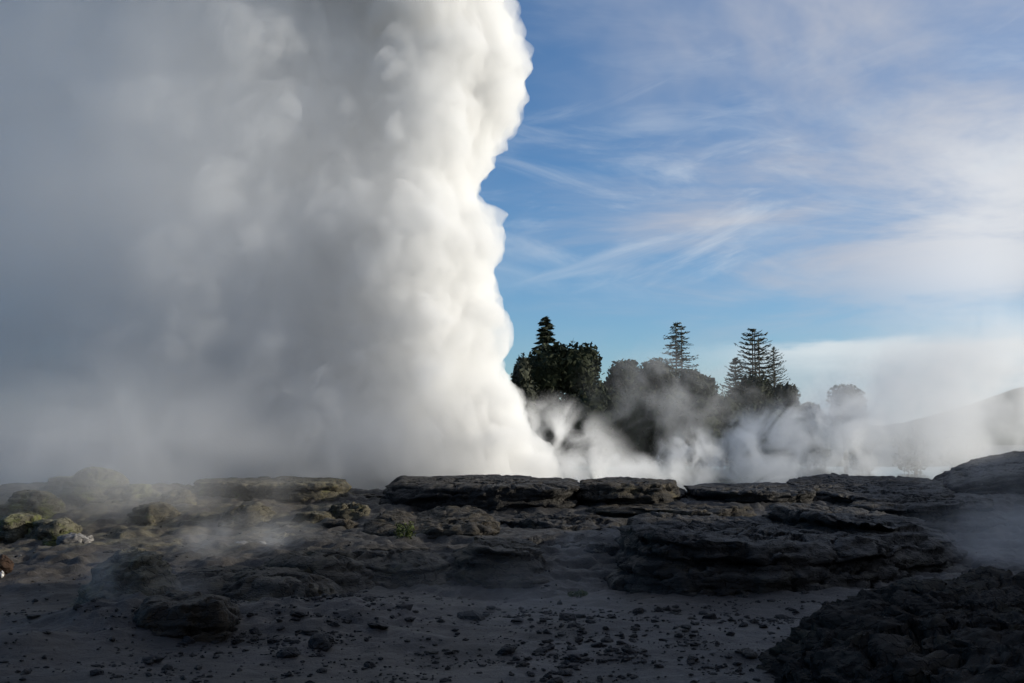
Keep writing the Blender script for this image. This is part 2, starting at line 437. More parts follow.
rock('rock_ledge', 'low uneven rock bench under the widest skyline ledge, right of the brown shoulder', 'ledge',
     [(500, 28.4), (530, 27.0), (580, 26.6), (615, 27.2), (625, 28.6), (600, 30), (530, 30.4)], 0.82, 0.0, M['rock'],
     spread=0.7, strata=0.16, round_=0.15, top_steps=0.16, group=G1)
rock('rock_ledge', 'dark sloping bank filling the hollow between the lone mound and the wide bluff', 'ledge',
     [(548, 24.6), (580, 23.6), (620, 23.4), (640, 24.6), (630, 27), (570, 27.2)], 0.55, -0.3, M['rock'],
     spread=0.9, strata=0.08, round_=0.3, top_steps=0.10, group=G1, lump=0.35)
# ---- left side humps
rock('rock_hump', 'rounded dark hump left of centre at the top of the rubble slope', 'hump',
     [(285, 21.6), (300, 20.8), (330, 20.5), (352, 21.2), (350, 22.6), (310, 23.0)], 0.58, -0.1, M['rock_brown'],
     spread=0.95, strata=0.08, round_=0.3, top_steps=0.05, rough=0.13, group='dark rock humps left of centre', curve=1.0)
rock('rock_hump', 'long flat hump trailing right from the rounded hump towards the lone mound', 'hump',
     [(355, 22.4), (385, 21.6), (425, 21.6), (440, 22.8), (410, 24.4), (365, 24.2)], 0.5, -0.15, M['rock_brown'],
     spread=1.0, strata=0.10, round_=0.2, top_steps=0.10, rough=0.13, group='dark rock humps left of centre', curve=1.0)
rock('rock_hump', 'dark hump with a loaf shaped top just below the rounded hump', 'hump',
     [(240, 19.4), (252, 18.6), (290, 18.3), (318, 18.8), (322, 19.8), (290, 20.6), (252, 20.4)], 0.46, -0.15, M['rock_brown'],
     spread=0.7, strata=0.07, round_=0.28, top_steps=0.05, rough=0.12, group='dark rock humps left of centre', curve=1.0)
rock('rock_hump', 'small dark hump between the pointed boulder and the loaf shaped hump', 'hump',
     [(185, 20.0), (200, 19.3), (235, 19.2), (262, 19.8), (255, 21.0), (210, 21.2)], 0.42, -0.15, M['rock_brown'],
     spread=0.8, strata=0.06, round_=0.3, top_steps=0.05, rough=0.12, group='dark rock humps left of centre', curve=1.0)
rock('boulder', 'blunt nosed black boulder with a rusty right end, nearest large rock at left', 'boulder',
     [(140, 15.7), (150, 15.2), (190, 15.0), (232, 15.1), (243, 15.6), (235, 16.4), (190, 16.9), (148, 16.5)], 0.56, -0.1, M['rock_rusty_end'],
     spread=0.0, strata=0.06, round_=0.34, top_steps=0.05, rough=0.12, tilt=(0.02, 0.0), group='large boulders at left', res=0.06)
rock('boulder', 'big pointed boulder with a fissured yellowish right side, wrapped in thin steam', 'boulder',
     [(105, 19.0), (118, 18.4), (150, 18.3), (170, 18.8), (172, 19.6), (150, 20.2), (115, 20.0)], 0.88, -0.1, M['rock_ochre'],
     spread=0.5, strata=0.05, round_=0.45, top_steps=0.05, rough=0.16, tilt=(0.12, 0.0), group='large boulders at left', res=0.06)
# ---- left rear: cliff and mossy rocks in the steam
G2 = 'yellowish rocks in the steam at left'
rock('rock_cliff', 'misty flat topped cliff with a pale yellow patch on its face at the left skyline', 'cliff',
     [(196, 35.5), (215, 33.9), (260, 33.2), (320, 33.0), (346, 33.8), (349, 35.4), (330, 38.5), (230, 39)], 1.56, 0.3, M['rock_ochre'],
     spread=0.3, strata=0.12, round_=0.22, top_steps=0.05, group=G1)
rock('rock_cliff', 'low plain wall of rock between the misty cliff and the widest skyline ledge', 'cliff',
     [(344, 34.8), (360, 34.0), (385, 34.0), (396, 34.8), (390, 37), (350, 37)], 1.12, 0.3, M['rock_brown'],
     spread=0.3, strata=0.08, round_=0.05, top_steps=0.02, group=G1)
specs = [
 ((352, 30.0), 0.75, 1.15, 'rock_ochre', 'lumpy yellowish boulder under the right end of the misty cliff'),
 ((318, 29.4), 0.85, 0.95, 'rock_ochre', 'yellowish rubble lump with a bright crusted rim, left of the lumpy boulder'),
 ((254, 29.6), 0.85, 1.12, 'rock_ochre', 'knobbly yellowish rock below the pale patch of the misty cliff'),
 ((292, 26.0), 0.75, 0.62, 'rock_ochre', 'low crusted rock in steam above the rounded dark hump'),
 ((255, 25.0), 0.60, 0.50, 'rock_pale', 'low pale rock in steam left of the low crusted rock'),
 ((345, 27.4), 0.6, 0.85, 'rock_brown', 'small brown block beside the dark hollow under the low wall'),
 ((62, 27.5), 0.8, 0.85, 'rock_moss', 'bright mossy boulder, greenest of the rocks at far left'),
 ((84, 26.6), 0.5, 0.55, 'rock_pale', 'pale crusted stone at the right foot of the greenest boulder'),
 ((25, 28.0), 0.9, 0.95, 'rock_moss', 'broad mossy rock at the left picture edge'),
 ((40, 31.0), 1.1, 1.45, 'rock_moss', 'mossy hummock behind the greenest boulder'),
 ((98, 33.5), 1.3, 2.05, 'rock_moss', 'tallest misty rock of the mossy pile at left'),
 ((135, 33.5), 1.0, 1.55, 'rock_moss', 'misty rock on the right shoulder of the mossy pile'),
 ((70, 34.5), 1.0, 1.75, 'rock_moss', 'misty rock on the left shoulder of the mossy pile'),
 ((160, 30.5), 0.9, 1.1, 'rock_ochre', 'faint ochre rock in thick steam right of the mossy pile'),
 ((182, 33.0), 0.8, 1.35, 'rock_ochre', 'faint ochre rock in steam touching the left end of the misty cliff'),
 ((40, 24.2), 0.55, 0.28, 'rock_pale', 'low white crusted rock at left beyond the bare brown flat'),
 ((62, 24.0), 0.50, 0.24, 'rock_pale', 'flat pale crusted rock right of the low white crusted rock'),
 ((122, 24.4), 0.55, 0.38, 'rock_brown', 'rounded dark stone at left behind the big pointed boulder'),
]
for (px, D), r, top, mt, lab in specs:
    cx = (px - CX) / F_PX * D
    b = gz(cx, D)
    ang = [i * 2 * PI / 8 + random.uniform(-.25, .25) for i in range(8)]
    pl = [(cx + r * 0.8 * random.uniform(.75, 1.2) * math.cos(a), D + r * 0.8 * random.uniform(.7, 1.1) * math.sin(a)) for a in ang]
    zb = min(b, top - 0.3) - 0.25
    rock('boulder', lab, 'boulder', pl, top, zb, M[mt], spread=0.3 * r, strata=0.06, round_=min(0.45 * r, 0.7 * (top - zb)), top_steps=0.05,
         rough=0.16, world=True, group=G2, lump=0.3)
# ---- foreground right mound
rock('rubble_mound', 'big black rubbly mound in the right foreground', 'mound',
     [(812, 13.8), (845, 12.2), (900, 11.0), (1000, 10.6), (1110, 11.4), (1130, 13.6), (1040, 15.6), (940, 15.6), (850, 15.0)], 0.86, -0.25, M['rubble'],
     spread=1.0, strata=0.05, round_=0.5, top_steps=0.16, rough=0.26, tilt=(0.05, 0.02), curve=1.0, lump=0.5, res=0.05)
# ---- rusty clump with white chunks at the left edge
c0 = at(2, 578, 21.0)
zz = gz(c0.x, 21.0)
rr = empty('rusty_rock', (c0.x, 21.0, zz)); tag(rr, 'small rusty brown rock with bright white chunks at its foot, cut by the left edge', 'rock')
def blob(name, mat, parent, loc, r, sc=(1, 1, 1), sub=3, amp=0.3, sd=0):
    bm = bmesh.new(); bmesh.ops.create_icosphere(bm, subdivisions=sub, radius=1.0)
    V = np.array([v.co[:] for v in bm.verts])
    V *= (1 + fbm(V, 1.1, 4, 0.55, seed=sd) * amp)[:, None]
    V = V * np.array(sc) * r
    for v, p in zip(bm.verts, V): v.co = p
    me = bpy.data.meshes.new(name); bm.to_mesh(me); bm.free()
    me.polygons.foreach_set('use_smooth', [True] * len(me.polygons))
    o = bpy.data.objects.new(name, me); COL.objects.link(o); me.materials.append(mat)
    o.parent = parent; o.location = loc
    return o
blob('rock_body', M['rock_rust'], rr, (0, 0, 0.24), 0.2, (1, 0.9, 1.05), 4, 0.5, 3)
blob('white_chunk', M['rock_white'], rr, (-0.04, -0.2, 0.05), 0.06, (0.9, 0.8, 1.3), 3, 0.4, 4)
blob('white_chunk', M['rock_white'], rr, (0.09, -0.19, 0.09), 0.05, (0.9, 0.8, 1.4), 3, 0.4, 5)

# ---- loose stones: individuals
def stone_mesh(i):
    bm = bmesh.new(); bmesh.ops.create_icosphere(bm, subdivisions=3, radius=1.0)
    V = np.array([v.co[:] for v in bm.verts])
    V *= (1 + fbm(V, 0.9, 3, 0.6, seed=40 + i) * 0.75)[:, None]
    V[:, 2] *= 0.62; V[:, 0] *= 1.15
    for v, p in zip(bm.verts, V): v.co = p
    me = bpy.data.meshes.new('loose_stone'); bm.to_mesh(me); bm.free()
    me.materials.append(M['stone'])
    return me
SM = [stone_mesh(i) for i in range(7)]
clusters = [  # px, py, spread px, spread py, count, size
 (590, 640, 60, 9, 46, 0.06), (650, 628, 45, 6, 30, 0.06), (560, 655, 50, 10, 26, 0.055), (700, 645, 40, 14, 22, 0.06),
 (530, 610, 60, 8, 16, 0.07), (640, 612, 60, 5, 16, 0.07), (300, 620, 50, 16, 48, 0.085), (335, 600, 30, 8, 24, 0.07), (255, 640, 45, 10, 20, 0.05),
 (760, 615, 30, 8, 14, 0.05), (440, 640, 60, 18, 16, 0.05), (200, 660, 90, 12, 12, 0.05)]
cnt = 0
for px, py, sx, sy, n, s in clusters:
    for _ in range(n):
        x = random.gauss(px, sx); y = random.gauss(py, sy)
        if y < 604 or y > 700: continue
        D = CAM_Z * F_PX / (y - HORIZON)
        wx = (x - CX) / F_PX * D
        r = s * math.exp(random.gauss(-0.25, 0.5))
        o = bpy.data.objects.new('loose_stone', random.choice(SM)); COL.objects.link(o)
        o.location = (wx, D, gz(wx, D) + r * 0.12)
        o.rotation_euler = (random.uniform(-.3, .3), random.uniform(-.3, .3), random.uniform(0, 6.28))
        o.scale = (r, r * random.uniform(.7, 1.2), r * random.uniform(.6, 1.1))
        tag(o, 'small black stone lying loose on the dark ground before the ledges', 'stone', 'loose stones on the dark flat')
        cnt += 1
# grit: one mass, gathered in crumbly patches
pts = []
while len(pts) < 14000:
    if random.random() < 0.6:
        px, py, sx, sy, n, _s = random.choice(clusters + [(300, 618, 60, 16, 0, 0), (280, 630, 60, 14, 0, 0), (90, 615, 45, 14, 0, 0)]); x = random.gauss(px, sx * 1.2); y = random.gauss(py, sy * 1.4)
    else: x, y = random.uniform(-20, 1040), random.uniform(540, 700)
    if y < 540 or y > 705: continue
    D = CAM_Z * F_PX / (y - HORIZON); pts.append(((x - CX) / F_PX * D, D, random.random()))
V = np.array(pts)
patch = fbm(np.stack([V[:, 0] * 1.0, V[:, 1] * 1.6, 0 * V[:, 0]], 1), 0.9, 4, 0.6, seed=51)
V = V[(patch > 0.08) | (V[:, 2] < 0.12)]
zg = ground_h(V[:, 0], V[:, 1])
bm = bmesh.new(); bmesh.ops.create_icosphere(bm, subdivisions=1, radius=1.0)
IV = np.array([v.co[:] for v in bm.verts]); IF = np.array([[v.index for v in f.verts] for f in bm.faces]); bm.free()
k = len(IV); n = len(V)
r = 0.013 * np.exp(RNG.normal(0.1, 0.6, n)) * np.where(V[:, 1] < 17, 1, 1.4)
G = IV[None] * (1 + RNG.uniform(-.4, .35, (n, k, 1))) * (r[:, None] * RNG.uniform(.6, 1.4, (n, 3)) * np.array([1.1, 1.1, .7]))[:, None, :]
G = G + np.stack([V[:, 0], V[:, 1], zg], 1)[:, None]
vs = G.reshape(-1, 3); fs = (IF[None] + (np.arange(n) * k)[:, None, None]).reshape(-1, 3)
gr = mesh_obj('gravel', vs, fs, M['stone'], smooth=False); tag(gr, 'fine dark grit strewn over the flat', 'gravel', kind='stuff')

# ---- plant tufts
# ------------------------------------------------------------------ trees
def leaf_cloud(blobs, n, size, core=0.8):
    """leaf clumps spread through the volume of several ellipsoids, plus a rough core of the same foliage"""
    vs, fs = [], []
    vol = np.array([b[3] * b[4] * b[5] for b in blobs]) ** 0.75; vol /= vol.sum()
    for bi, b in enumerate(blobs):
        k = int(n * vol[bi])
        d = RNG.normal(size=(k, 3)); d /= np.linalg.norm(d, axis=1)[:, None]
        lob = 1 + 0.22 * fbm(d + bi * 3.1, 2.2, 3, 0.6, seed=bi)
        r = (RNG.random(k) ** 0.45) * 1.06 * lob
        c = np.array(b[:3]) + d * r[:, None] * np.array(b[3:6])
        s = size * np.exp(RNG.normal(0, .35, k))
        for ci, si in zip(c, s):
            q = RNG.normal(size=(2, 3)); q /= np.linalg.norm(q, axis=1)[:, None]
            base = len(vs)
            vs += [ci - q[0] * si, ci - q[1] * si * .6, ci + q[0] * si * 1.1, ci + q[1] * si * .6]
            fs.append((base, base + 1, base + 2, base + 3))
        if core:
            bm = bmesh.new(); bmesh.ops.create_icosphere(bm, subdivisions=3, radius=1.0)
            P = np.array([v.co[:] for v in bm.verts])
            P *= (core * (1 + 0.3 * fbm(P + bi * 3.1, 2.2, 4, 0.6, seed=bi)))[:, None]
            P = P * np.array(b[3:6]) + np.array(b[:3])
            off = len(vs); vs += list(P)
            fs += [tuple(off + v.index for v in f.verts) for f in bm.faces]; bm.free()
    return vs, fs

def tuft(px, py, D, w, h, n, label):
    p = at(px, py, D); p.z = gz(p.x, D)
    bl = [(random.gauss(0, w * .6), random.gauss(0, w * .4), h * random.uniform(.2, .5), w * random.uniform(.3, .6), w * .5, h * random.uniform(.4, .7)) for _ in range(6)]
    vs, fs = leaf_cloud(bl, n, 0.022, 0)
    o = mesh_obj('plant_tuft', vs, fs, M['grass'], smooth=False); o.location = p
    tag(o, label, 'plant')
tuft(404, 549, 24.6, 0.22, 0.4, 900, 'small bright green tuft in the dark hollow below the brown shoulder')
tuft(577, 588, 20.0, 0.2, 0.12, 500, 'dull green tuft at the foot of the dark bank right of the lone mound')

def tube(vs, fs, p0, p1, r0, r1, n=6):
    p0, p1 = Vector(p0), Vector(p1)
    q = (p1 - p0).to_track_quat('Z', 'Y')
    b = len(vs)
    for p, r in ((p0, r0), (p1, r1)):
        for k in range(n):
            a = 2 * PI * k / n
            vs.append(tuple(p + q @ Vector((r * math.cos(a), r * math.sin(a), 0))))
    for k in range(n): fs.append((b + k, b + (k + 1) % n, b + n + (k + 1) % n, b + n + k))
    fs.append(tuple(b + k for k in range(n))[::-1]); fs.append(tuple(b + n + k for k in range(n)))

GT = 'trees beyond the hot pool'
def broad_tree(px, D, blobs_px, n, leaf, label, mat='foliage', name='broadleaf_tree', core=0.8, zb=None):
    """blobs_px: (px, py, half width px, half height px)"""
    sc = D / F_PX
    base = at(px, 440, D); base.z = gz(base.x, D) if zb is None else zb
    root = empty(name, base); tag(root, label, 'tree', GT)
    blobs = []
    for i, (bx, by, hw, hh) in enumerate(blobs_px):
        p = at(bx, by, D) - base
        blobs.append((p.x, p.y + ((i * 37) % 5 - 2) * 0.5, p.z, hw * sc, max(hw, hh * .8) * sc * 0.9, hh * sc))
    vs, fs = leaf_cloud(blobs, int(n * 2.2), leaf * 0.66, core)
    mesh_obj('crown', vs, fs, M[mat], root, smooth=False)
    vs, fs = [], []
    top = max(blobs, key=lambda b: b[2])
    tube(vs, fs, (0, 0, -0.3), (top[0] * .4, 0, top[2] * .55), 0.35 * min(1, sc * 7.6) ** 2, 0.22 * min(1, sc * 7.6) ** 2, 8)
    for b in blobs: tube(vs, fs, (top[0] * .4 * .8, 0, top[2] * .45), b[:3], 0.16, 0.05, 5)
    mesh_obj('trunk', vs, fs, M['bark'], root)
    return root

broad_tree(565, 132, [(545, 375, 22, 28), (575, 372, 26, 28), (588, 362, 13, 19), (560, 352, 9, 8), (550, 420, 30, 30), (590, 415, 26, 32), (598, 395, 10, 14)], 5200, 0.42,
           'large black broadleaf tree with a stepped crown rising beside the steam column')
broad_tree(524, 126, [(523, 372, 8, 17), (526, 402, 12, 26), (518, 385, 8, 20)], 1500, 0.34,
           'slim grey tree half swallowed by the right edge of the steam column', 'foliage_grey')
broad_tree(622, 138, [(622, 376, 15, 15), (625, 405, 20, 24), (612, 390, 9, 14), (630, 366, 7, 6)], 2600, 0.40,
           'dark twiggy tree in the dip right of the large black tree')
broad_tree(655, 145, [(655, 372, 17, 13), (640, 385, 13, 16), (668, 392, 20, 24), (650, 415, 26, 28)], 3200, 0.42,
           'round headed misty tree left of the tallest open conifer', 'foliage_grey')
broad_tree(698, 140, [(690, 384, 14, 15), (704, 390, 14, 14), (700, 412, 26, 24), (718, 408, 12, 14)], 2800, 0.40,
           'dark domed tree below the tallest open conifer')
broad_tree(758, 134, [(754, 388, 15, 13), (745, 404, 20, 18), (764, 410, 20, 22), (735, 415, 12, 12)], 2800, 0.40,
           'black domed tree at the foot of the flat headed conifer')
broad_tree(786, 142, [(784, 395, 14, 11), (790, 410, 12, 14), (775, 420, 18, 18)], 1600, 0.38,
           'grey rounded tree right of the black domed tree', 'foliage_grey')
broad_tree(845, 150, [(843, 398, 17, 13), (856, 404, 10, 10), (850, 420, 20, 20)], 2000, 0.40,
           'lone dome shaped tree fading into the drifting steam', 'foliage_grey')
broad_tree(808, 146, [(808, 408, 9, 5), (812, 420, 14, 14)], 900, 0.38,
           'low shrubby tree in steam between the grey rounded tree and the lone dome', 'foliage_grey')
broad_tree(640, 120, [(590, 428, 30, 36), (612, 420, 20, 30), (638, 428, 30, 38), (668, 428, 26, 38), (556, 434, 30, 32)], 6400, 0.36,
           'broad dark thicket along the water at the foot of the tall trees', core=0.85)
broad_tree(720, 120, [(700, 432, 26, 36), (728, 426, 18, 30), (742, 436, 24, 32), (768, 438, 22, 30), (795, 440, 18, 26), (815, 446, 14, 20)], 5600, 0.36,
           'broad dark thicket along the water below the open conifers', core=0.85)
broad_tree(915, 95, [(914, 438, 7, 8), (906, 446, 9, 10), (922, 448, 9, 10), (912, 430, 4, 5), (926, 441, 4, 5), (890, 440, 5, 7), (912, 460, 18, 12)], 1100, 0.20,
           'small spiky shrub in steam above the sloping skyline slab', 'foliage_grey', 'shrub', core=0.55)
broad_tree(868, 95, [(868, 442, 9, 7), (862, 452, 12, 10), (866, 463, 16, 9)], 700, 0.20,
           'low faint shrub in steam left of the spiky shrub', 'foliage_grey', 'shrub', core=0.6)
broad_tree(962, 110, [(960, 436, 5, 4), (968, 434, 4, 3), (955, 444, 10, 6), (970, 446, 12, 8), (962, 458, 20, 11)], 700, 0.22,
           'small round headed shrub just left of the massive dark block', 'foliage_grey', 'shrub', core=0.6)

def conifer(px, D, top_py, base_py, half_px, label, whorls, per, upsweep, stems=((0, 1.0),), needle=0.22, twig=1.0, shape=0.8, droop=0.15, bare=0.3, mat='needles', thick=0.09):
    sc = D / F_PX
    base = at(px, 440, D); base.z = gz(base.x, D)
    root = empty('conifer_tree', base); tag(root, label, 'tree', GT)
    ztop = at(px, top_py, D).z - base.z
    zlow = at(px, base_py, D).z - base.z
    vs, fs = [], []; nv, nf = [], []
    for sx, k in stems:
        tube(vs, fs, (sx * sc, 0, -0.3), (sx * sc * 0.75, 0, ztop * k), 0.26, 0.05, 7)
    for wv in range(whorls):
        t = wv / (whorls - 1)
        z = zlow + (ztop * 0.985 - zlow) * t
        R = half_px * sc * (0.10 + 0.90 * (1 - t) ** shape) 
        m = max(3, int(per * (0.6 + 0.4 * (1 - t))))
        a0 = random.uniform(0, 6.28)
        for i in range(m):
            a = a0 + i * 2 * PI / m + random.uniform(-.3, .3)
            L = R * random.uniform(.65, 1.1)
            sx = random.choice(stems)[0] * sc * 0.8
            prev = Vector((sx, 0, z + random.uniform(-.2, .2)))
            z0 = prev.z
            for s in range(1, 5):
                u = s / 4
                q = Vector((sx + math.cos(a) * L * u, math.sin(a) * L * u, z0 + L * (-droop * u * 1.2 + upsweep * u * u)))
                tube(vs, fs, prev, q, thick * (1 - u * .75 + .1), thick * (1 - u * .75), 4)
                if u > bare:
                    for _ in range(int(5 * twig)):
                        c = prev.lerp(q, random.random()) + Vector((random.gauss(0, .12), random.gauss(0, .12), random.gauss(0.02, .07)))
                        dd = (q - prev).normalized(); sd_ = Vector((-dd.y, dd.x, random.uniform(-.4, .5)))
                        si = needle * random.uniform(.6, 1.4)
                        b = len(nv)
                        e = dd * 0.6 + sd_ * random.choice((-1, 1)) * random.uniform(.3, 1)
                        nv += [tuple(c - e * si), tuple(c + Vector((0, 0, .10)) * si * 2), tuple(c + e * si), tuple(c - Vector((0, 0, .10)) * si * 2)]
                        nf.append((b, b + 1, b + 2, b + 3))
                prev = q
    mesh_obj('trunk', vs, fs, M['bark'], root)
    mesh_obj('crown', nv, nf, M[mat], root, smooth=False)

conifer(680, 150, 322, 388, 27, 'tall thin conifer with sparse see-through branches, left of the flat headed conifer', 24, 9, 0.22, stems=((-3, 1.0), (4, 0.95)), needle=0.26, twig=1.0, droop=0.22, thick=0.06, shape=0.62)
conifer(757, 150, 329, 396, 31, 'flat headed conifer with several bare stems and upturned layered branches', 15, 13, 0.40, stems=((-3, 1.0), (0, 1.0), (5, 0.97)), needle=0.30, twig=1.1, shape=0.45, droop=0.16, thick=0.07)
conifer(737, 152, 358, 400, 19, 'short ragged conifer against the left side of the flat headed conifer', 11, 8, 0.42, needle=0.30, twig=1.4, droop=0.15)
conifer(776, 156, 347, 390, 17, 'thin pale conifer leaning out right of the flat headed conifer', 14, 8, 0.45, needle=0.2, twig=0.6, shape=0.5, droop=0.12, thick=0.05)
conifer(546, 140, 317, 380, 25, 'dark spire shaped conifer rising above the large black tree', 15, 8, 0.05, needle=0.55, twig=2.2, shape=0.8, droop=0.28, bare=0.3, mat='foliage', thick=0.1)

# far hill on the right
xs = np.linspace(-400, 900, 131); ys = np.linspace(560, 1400, 60)
Xh, Yh = np.meshgrid(xs, ys)
ridge = 14 * sstep(-0.2, 0.25, Xh / Yh) + 30 * sstep(0.36, 0.56, Xh / Yh)
hh = ridge * sstep(560, 680, Yh) * (1 - 0.4 * sstep(900, 1400, Yh))
Ph = np.stack([Xh.ravel(), Yh.ravel(), 0 * Xh.ravel()], 1)
hh = hh.ravel() * (1 + 0.06 * fbm(Ph, 0.012, 3)) + 2.2 * fbm(Ph, 0.12, 3) * (hh.ravel() > 5)- 1.0
nx, ny = len(xs), len(ys); idx = np.arange(nx * ny).reshape(ny, nx)
F = np.stack([idx[:-1, :-1].ravel(), idx[:-1, 1:].ravel(), idx[1:, 1:].ravel(), idx[1:, :-1].ravel()], 1)
h_ = mesh_obj('hill', np.stack([Xh.ravel(), Yh.ravel(), hh], 1), F, M['hill']); tag(h_, kind='structure')

# ------------------------------------------------------------------ steam
def steam_mat(name, density, aniso=0.25, hetero=None, edge=None, col=(0.97, 0.97, 0.97), step=1.0):
    """hetero: (scale, detail, low, high, distortion, zscale) noise thresholds in world metres; edge: (r0, r1) radial fade in object space"""
    m, nt, out = new_mat(name)
    p = nt.nodes.new('ShaderNodeVolumePrincipled')
    p.inputs['Color'].default_value = (*col, 1)
    p.inputs['Anisotropy'].default_value = aniso
    p.inputs['Density'].default_value = density
    f = None
    if hetero:
        geo = nt.nodes.new('ShaderNodeNewGeometry')
        mp = nt.nodes.new('ShaderNodeMapping')
        mp.inputs['Location'].default_value = hetero[6] if len(hetero) > 6 else (0, 0, 0)
        mp.inputs['Scale'].default_value = (1, 1, hetero[5])
        nt.links.new(geo.outputs['Position'], mp.inputs['Vector'])
        f = maprange(nt, noise(nt, mp.outputs[0], hetero[0], hetero[1], 0.55, hetero[4]), hetero[2], hetero[3])
    if edge:
        tc = nt.nodes.new('ShaderNodeTexCoord')
        ln = nt.nodes.new('ShaderNodeVectorMath'); ln.operation = 'LENGTH'
        nt.links.new(tc.outputs['Object'], ln.inputs[0])
        e = maprange(nt, ln.outputs['Value'], edge[0], edge[1], 1.0, 0.0)
        f = e if f is None else math_n(nt, 'MULTIPLY', f, e)
    if f is not None:
        nt.links.new(math_n(nt, 'MULTIPLY', f, density), p.inputs['Density'])
    nt.links.new(p.outputs[0], out.inputs['Volume'])
    m.cycles.volume_step_rate = step
    return m

def remesh(o, voxel):
    md = o.modifiers.new('remesh', 'REMESH'); md.mode = 'VOXEL'; md.voxel_size = voxel
    dg = bpy.context.evaluated_depsgraph_get(); dg.update()
    me2 = bpy.data.meshes.new_from_object(o.evaluated_get(dg))
    old = o.data; o.modifiers.clear(); o.data = me2; bpy.data.meshes.remove(old)
    return me2

def displace(me, disp, smooth_it):
    n = len(me.vertices)
    co = np.empty(n * 3); me.vertices.foreach_get('co', co); co = co.reshape(-1, 3)
    for freq, amp, ridge in disp:
        no = np.empty(n * 3); me.vertices.foreach_get('normal', no); no = no.reshape(-1, 3)
        if ridge: d = np.sqrt(perlin(co * freq + 3.3) ** 2 + 0.004) * 2.2 - 0.5     # rounded bumps, sharp creases
        else: d = fbm(co, freq, 2, seed=freq)
        calm = 0.3 + 0.7 * sstep(-21, -9, co[:, 0])        # the drifting side is smoother than the jet
        co = co + no * (d * amp * calm)[:, None]
        me.vertices.foreach_set('co', co.ravel()); me.update()
    ed = np.empty(len(me.edges) * 2, int); me.edges.foreach_get('vertices', ed); ed = ed.reshape(-1, 2)
    deg = np.bincount(ed.ravel(), minlength=n)[:, None]
    for _ in range(smooth_it):
        acc = np.stack([np.bincount(ed[:, 0], co[ed[:, 1], a], n) + np.bincount(ed[:, 1], co[ed[:, 0], a], n) for a in range(3)], 1)
        co = 0.4 * co + 0.6 * acc / deg
    me.vertices.foreach_set('co', co.ravel()); me.update()

def billow_mesh(name, spheres, voxel, disp, mat):
    """closed cauliflower surface: union of spheres, remeshed and displaced by billow noise"""
    bm = bmesh.new()
    for (x, y, z, r) in spheres:
        bmesh.ops.create_icosphere(bm, subdivisions=3, radius=r, matrix=Matrix.Translation((x, y, z)))
    me = bpy.data.meshes.new(name); bm.to_mesh(me); bm.free()
    o = bpy.data.objects.new(name, me); COL.objects.link(o)
    displace(remesh(o, voxel), disp[:2], 1)
    displace(remesh(o, voxel), disp[2:], 1)
    me = o.data
    me.materials.clear(); me.materials.append(mat)
    me.polygons.foreach_set('use_smooth', [True] * len(me.polygons))
    return o

DC = 52.0
def cs(px, py, r, D=DC):
    p = at(px, py, D); return (p.x - r, p.y, p.z, r)
spheres = []
# right hand outline of the column (pixel of the edge, pixel height, billow radius)
EDGE = []
for px, py, r in [(512, -60, 3.2), (505, -15, 3.0), (516, 25, 2.6), (523, 62, 2.2), (518, 95, 2.2), (500, 128, 2.2), (486, 150, 2.0), (468, 178, 2.2), (476, 205, 2.2),
                  (492, 228, 2.4), (499, 255, 2.6), (502, 290, 2.8), (506, 325, 3.0), (510, 360, 3.2), (518, 395, 3.4), (528, 425, 3.4), (540, 455, 3.0), (560, 474, 2.0)]:
    spheres.append(cs(px, py, r)); EDGE.append((at(px, py, DC).z, at(px, py, DC).x))
    spheres.append((lambda s: (s[0] - 2.5, s[1] - 1.5, s[2], r + 0.8))(cs(px, py, r)))
    spheres.append((lambda s: (s[0] - 2.0, s[1] + 3.0, s[2], r + 1.5))(cs(px, py, r)))
rs = random.Random(5)
def front(x):          # plan of the column: rounded toward the right edge
    return DC + 4 - 10.5 * math.sqrt(max(0.0, 1 - ((x + 19) / 18.5) ** 2)) if x > -19 else DC - 6.5
for i in range(170):   # front billows
    z = rs.uniform(-1, 40) if i % 3 else rs.uniform(-1, 10); x = rs.uniform(-52, -3) if i % 2 else rs.uniform(-16, -3)
    r = rs.uniform(2.2, 4.8)
    x = min(x, float(np.interp(z, [e[0] for e in EDGE[::-1]], [e[1] for e in EDGE[::-1]])) - r - 0.8)
    spheres.append((x, front(x) + r * rs.uniform(0.7, 1.1) + (rs.uniform(-0.8, 0.8) if x > -9 else rs.uniform(0.2, 1.6)), z, r))
for z in np.arange(-1, 42, 4.0):
    for x in np.arange(-54, -7, 4.0):
        spheres.append((x, front(x) + 7, z, 6.5)); spheres.append((x, DC + 10, z, 7.0))

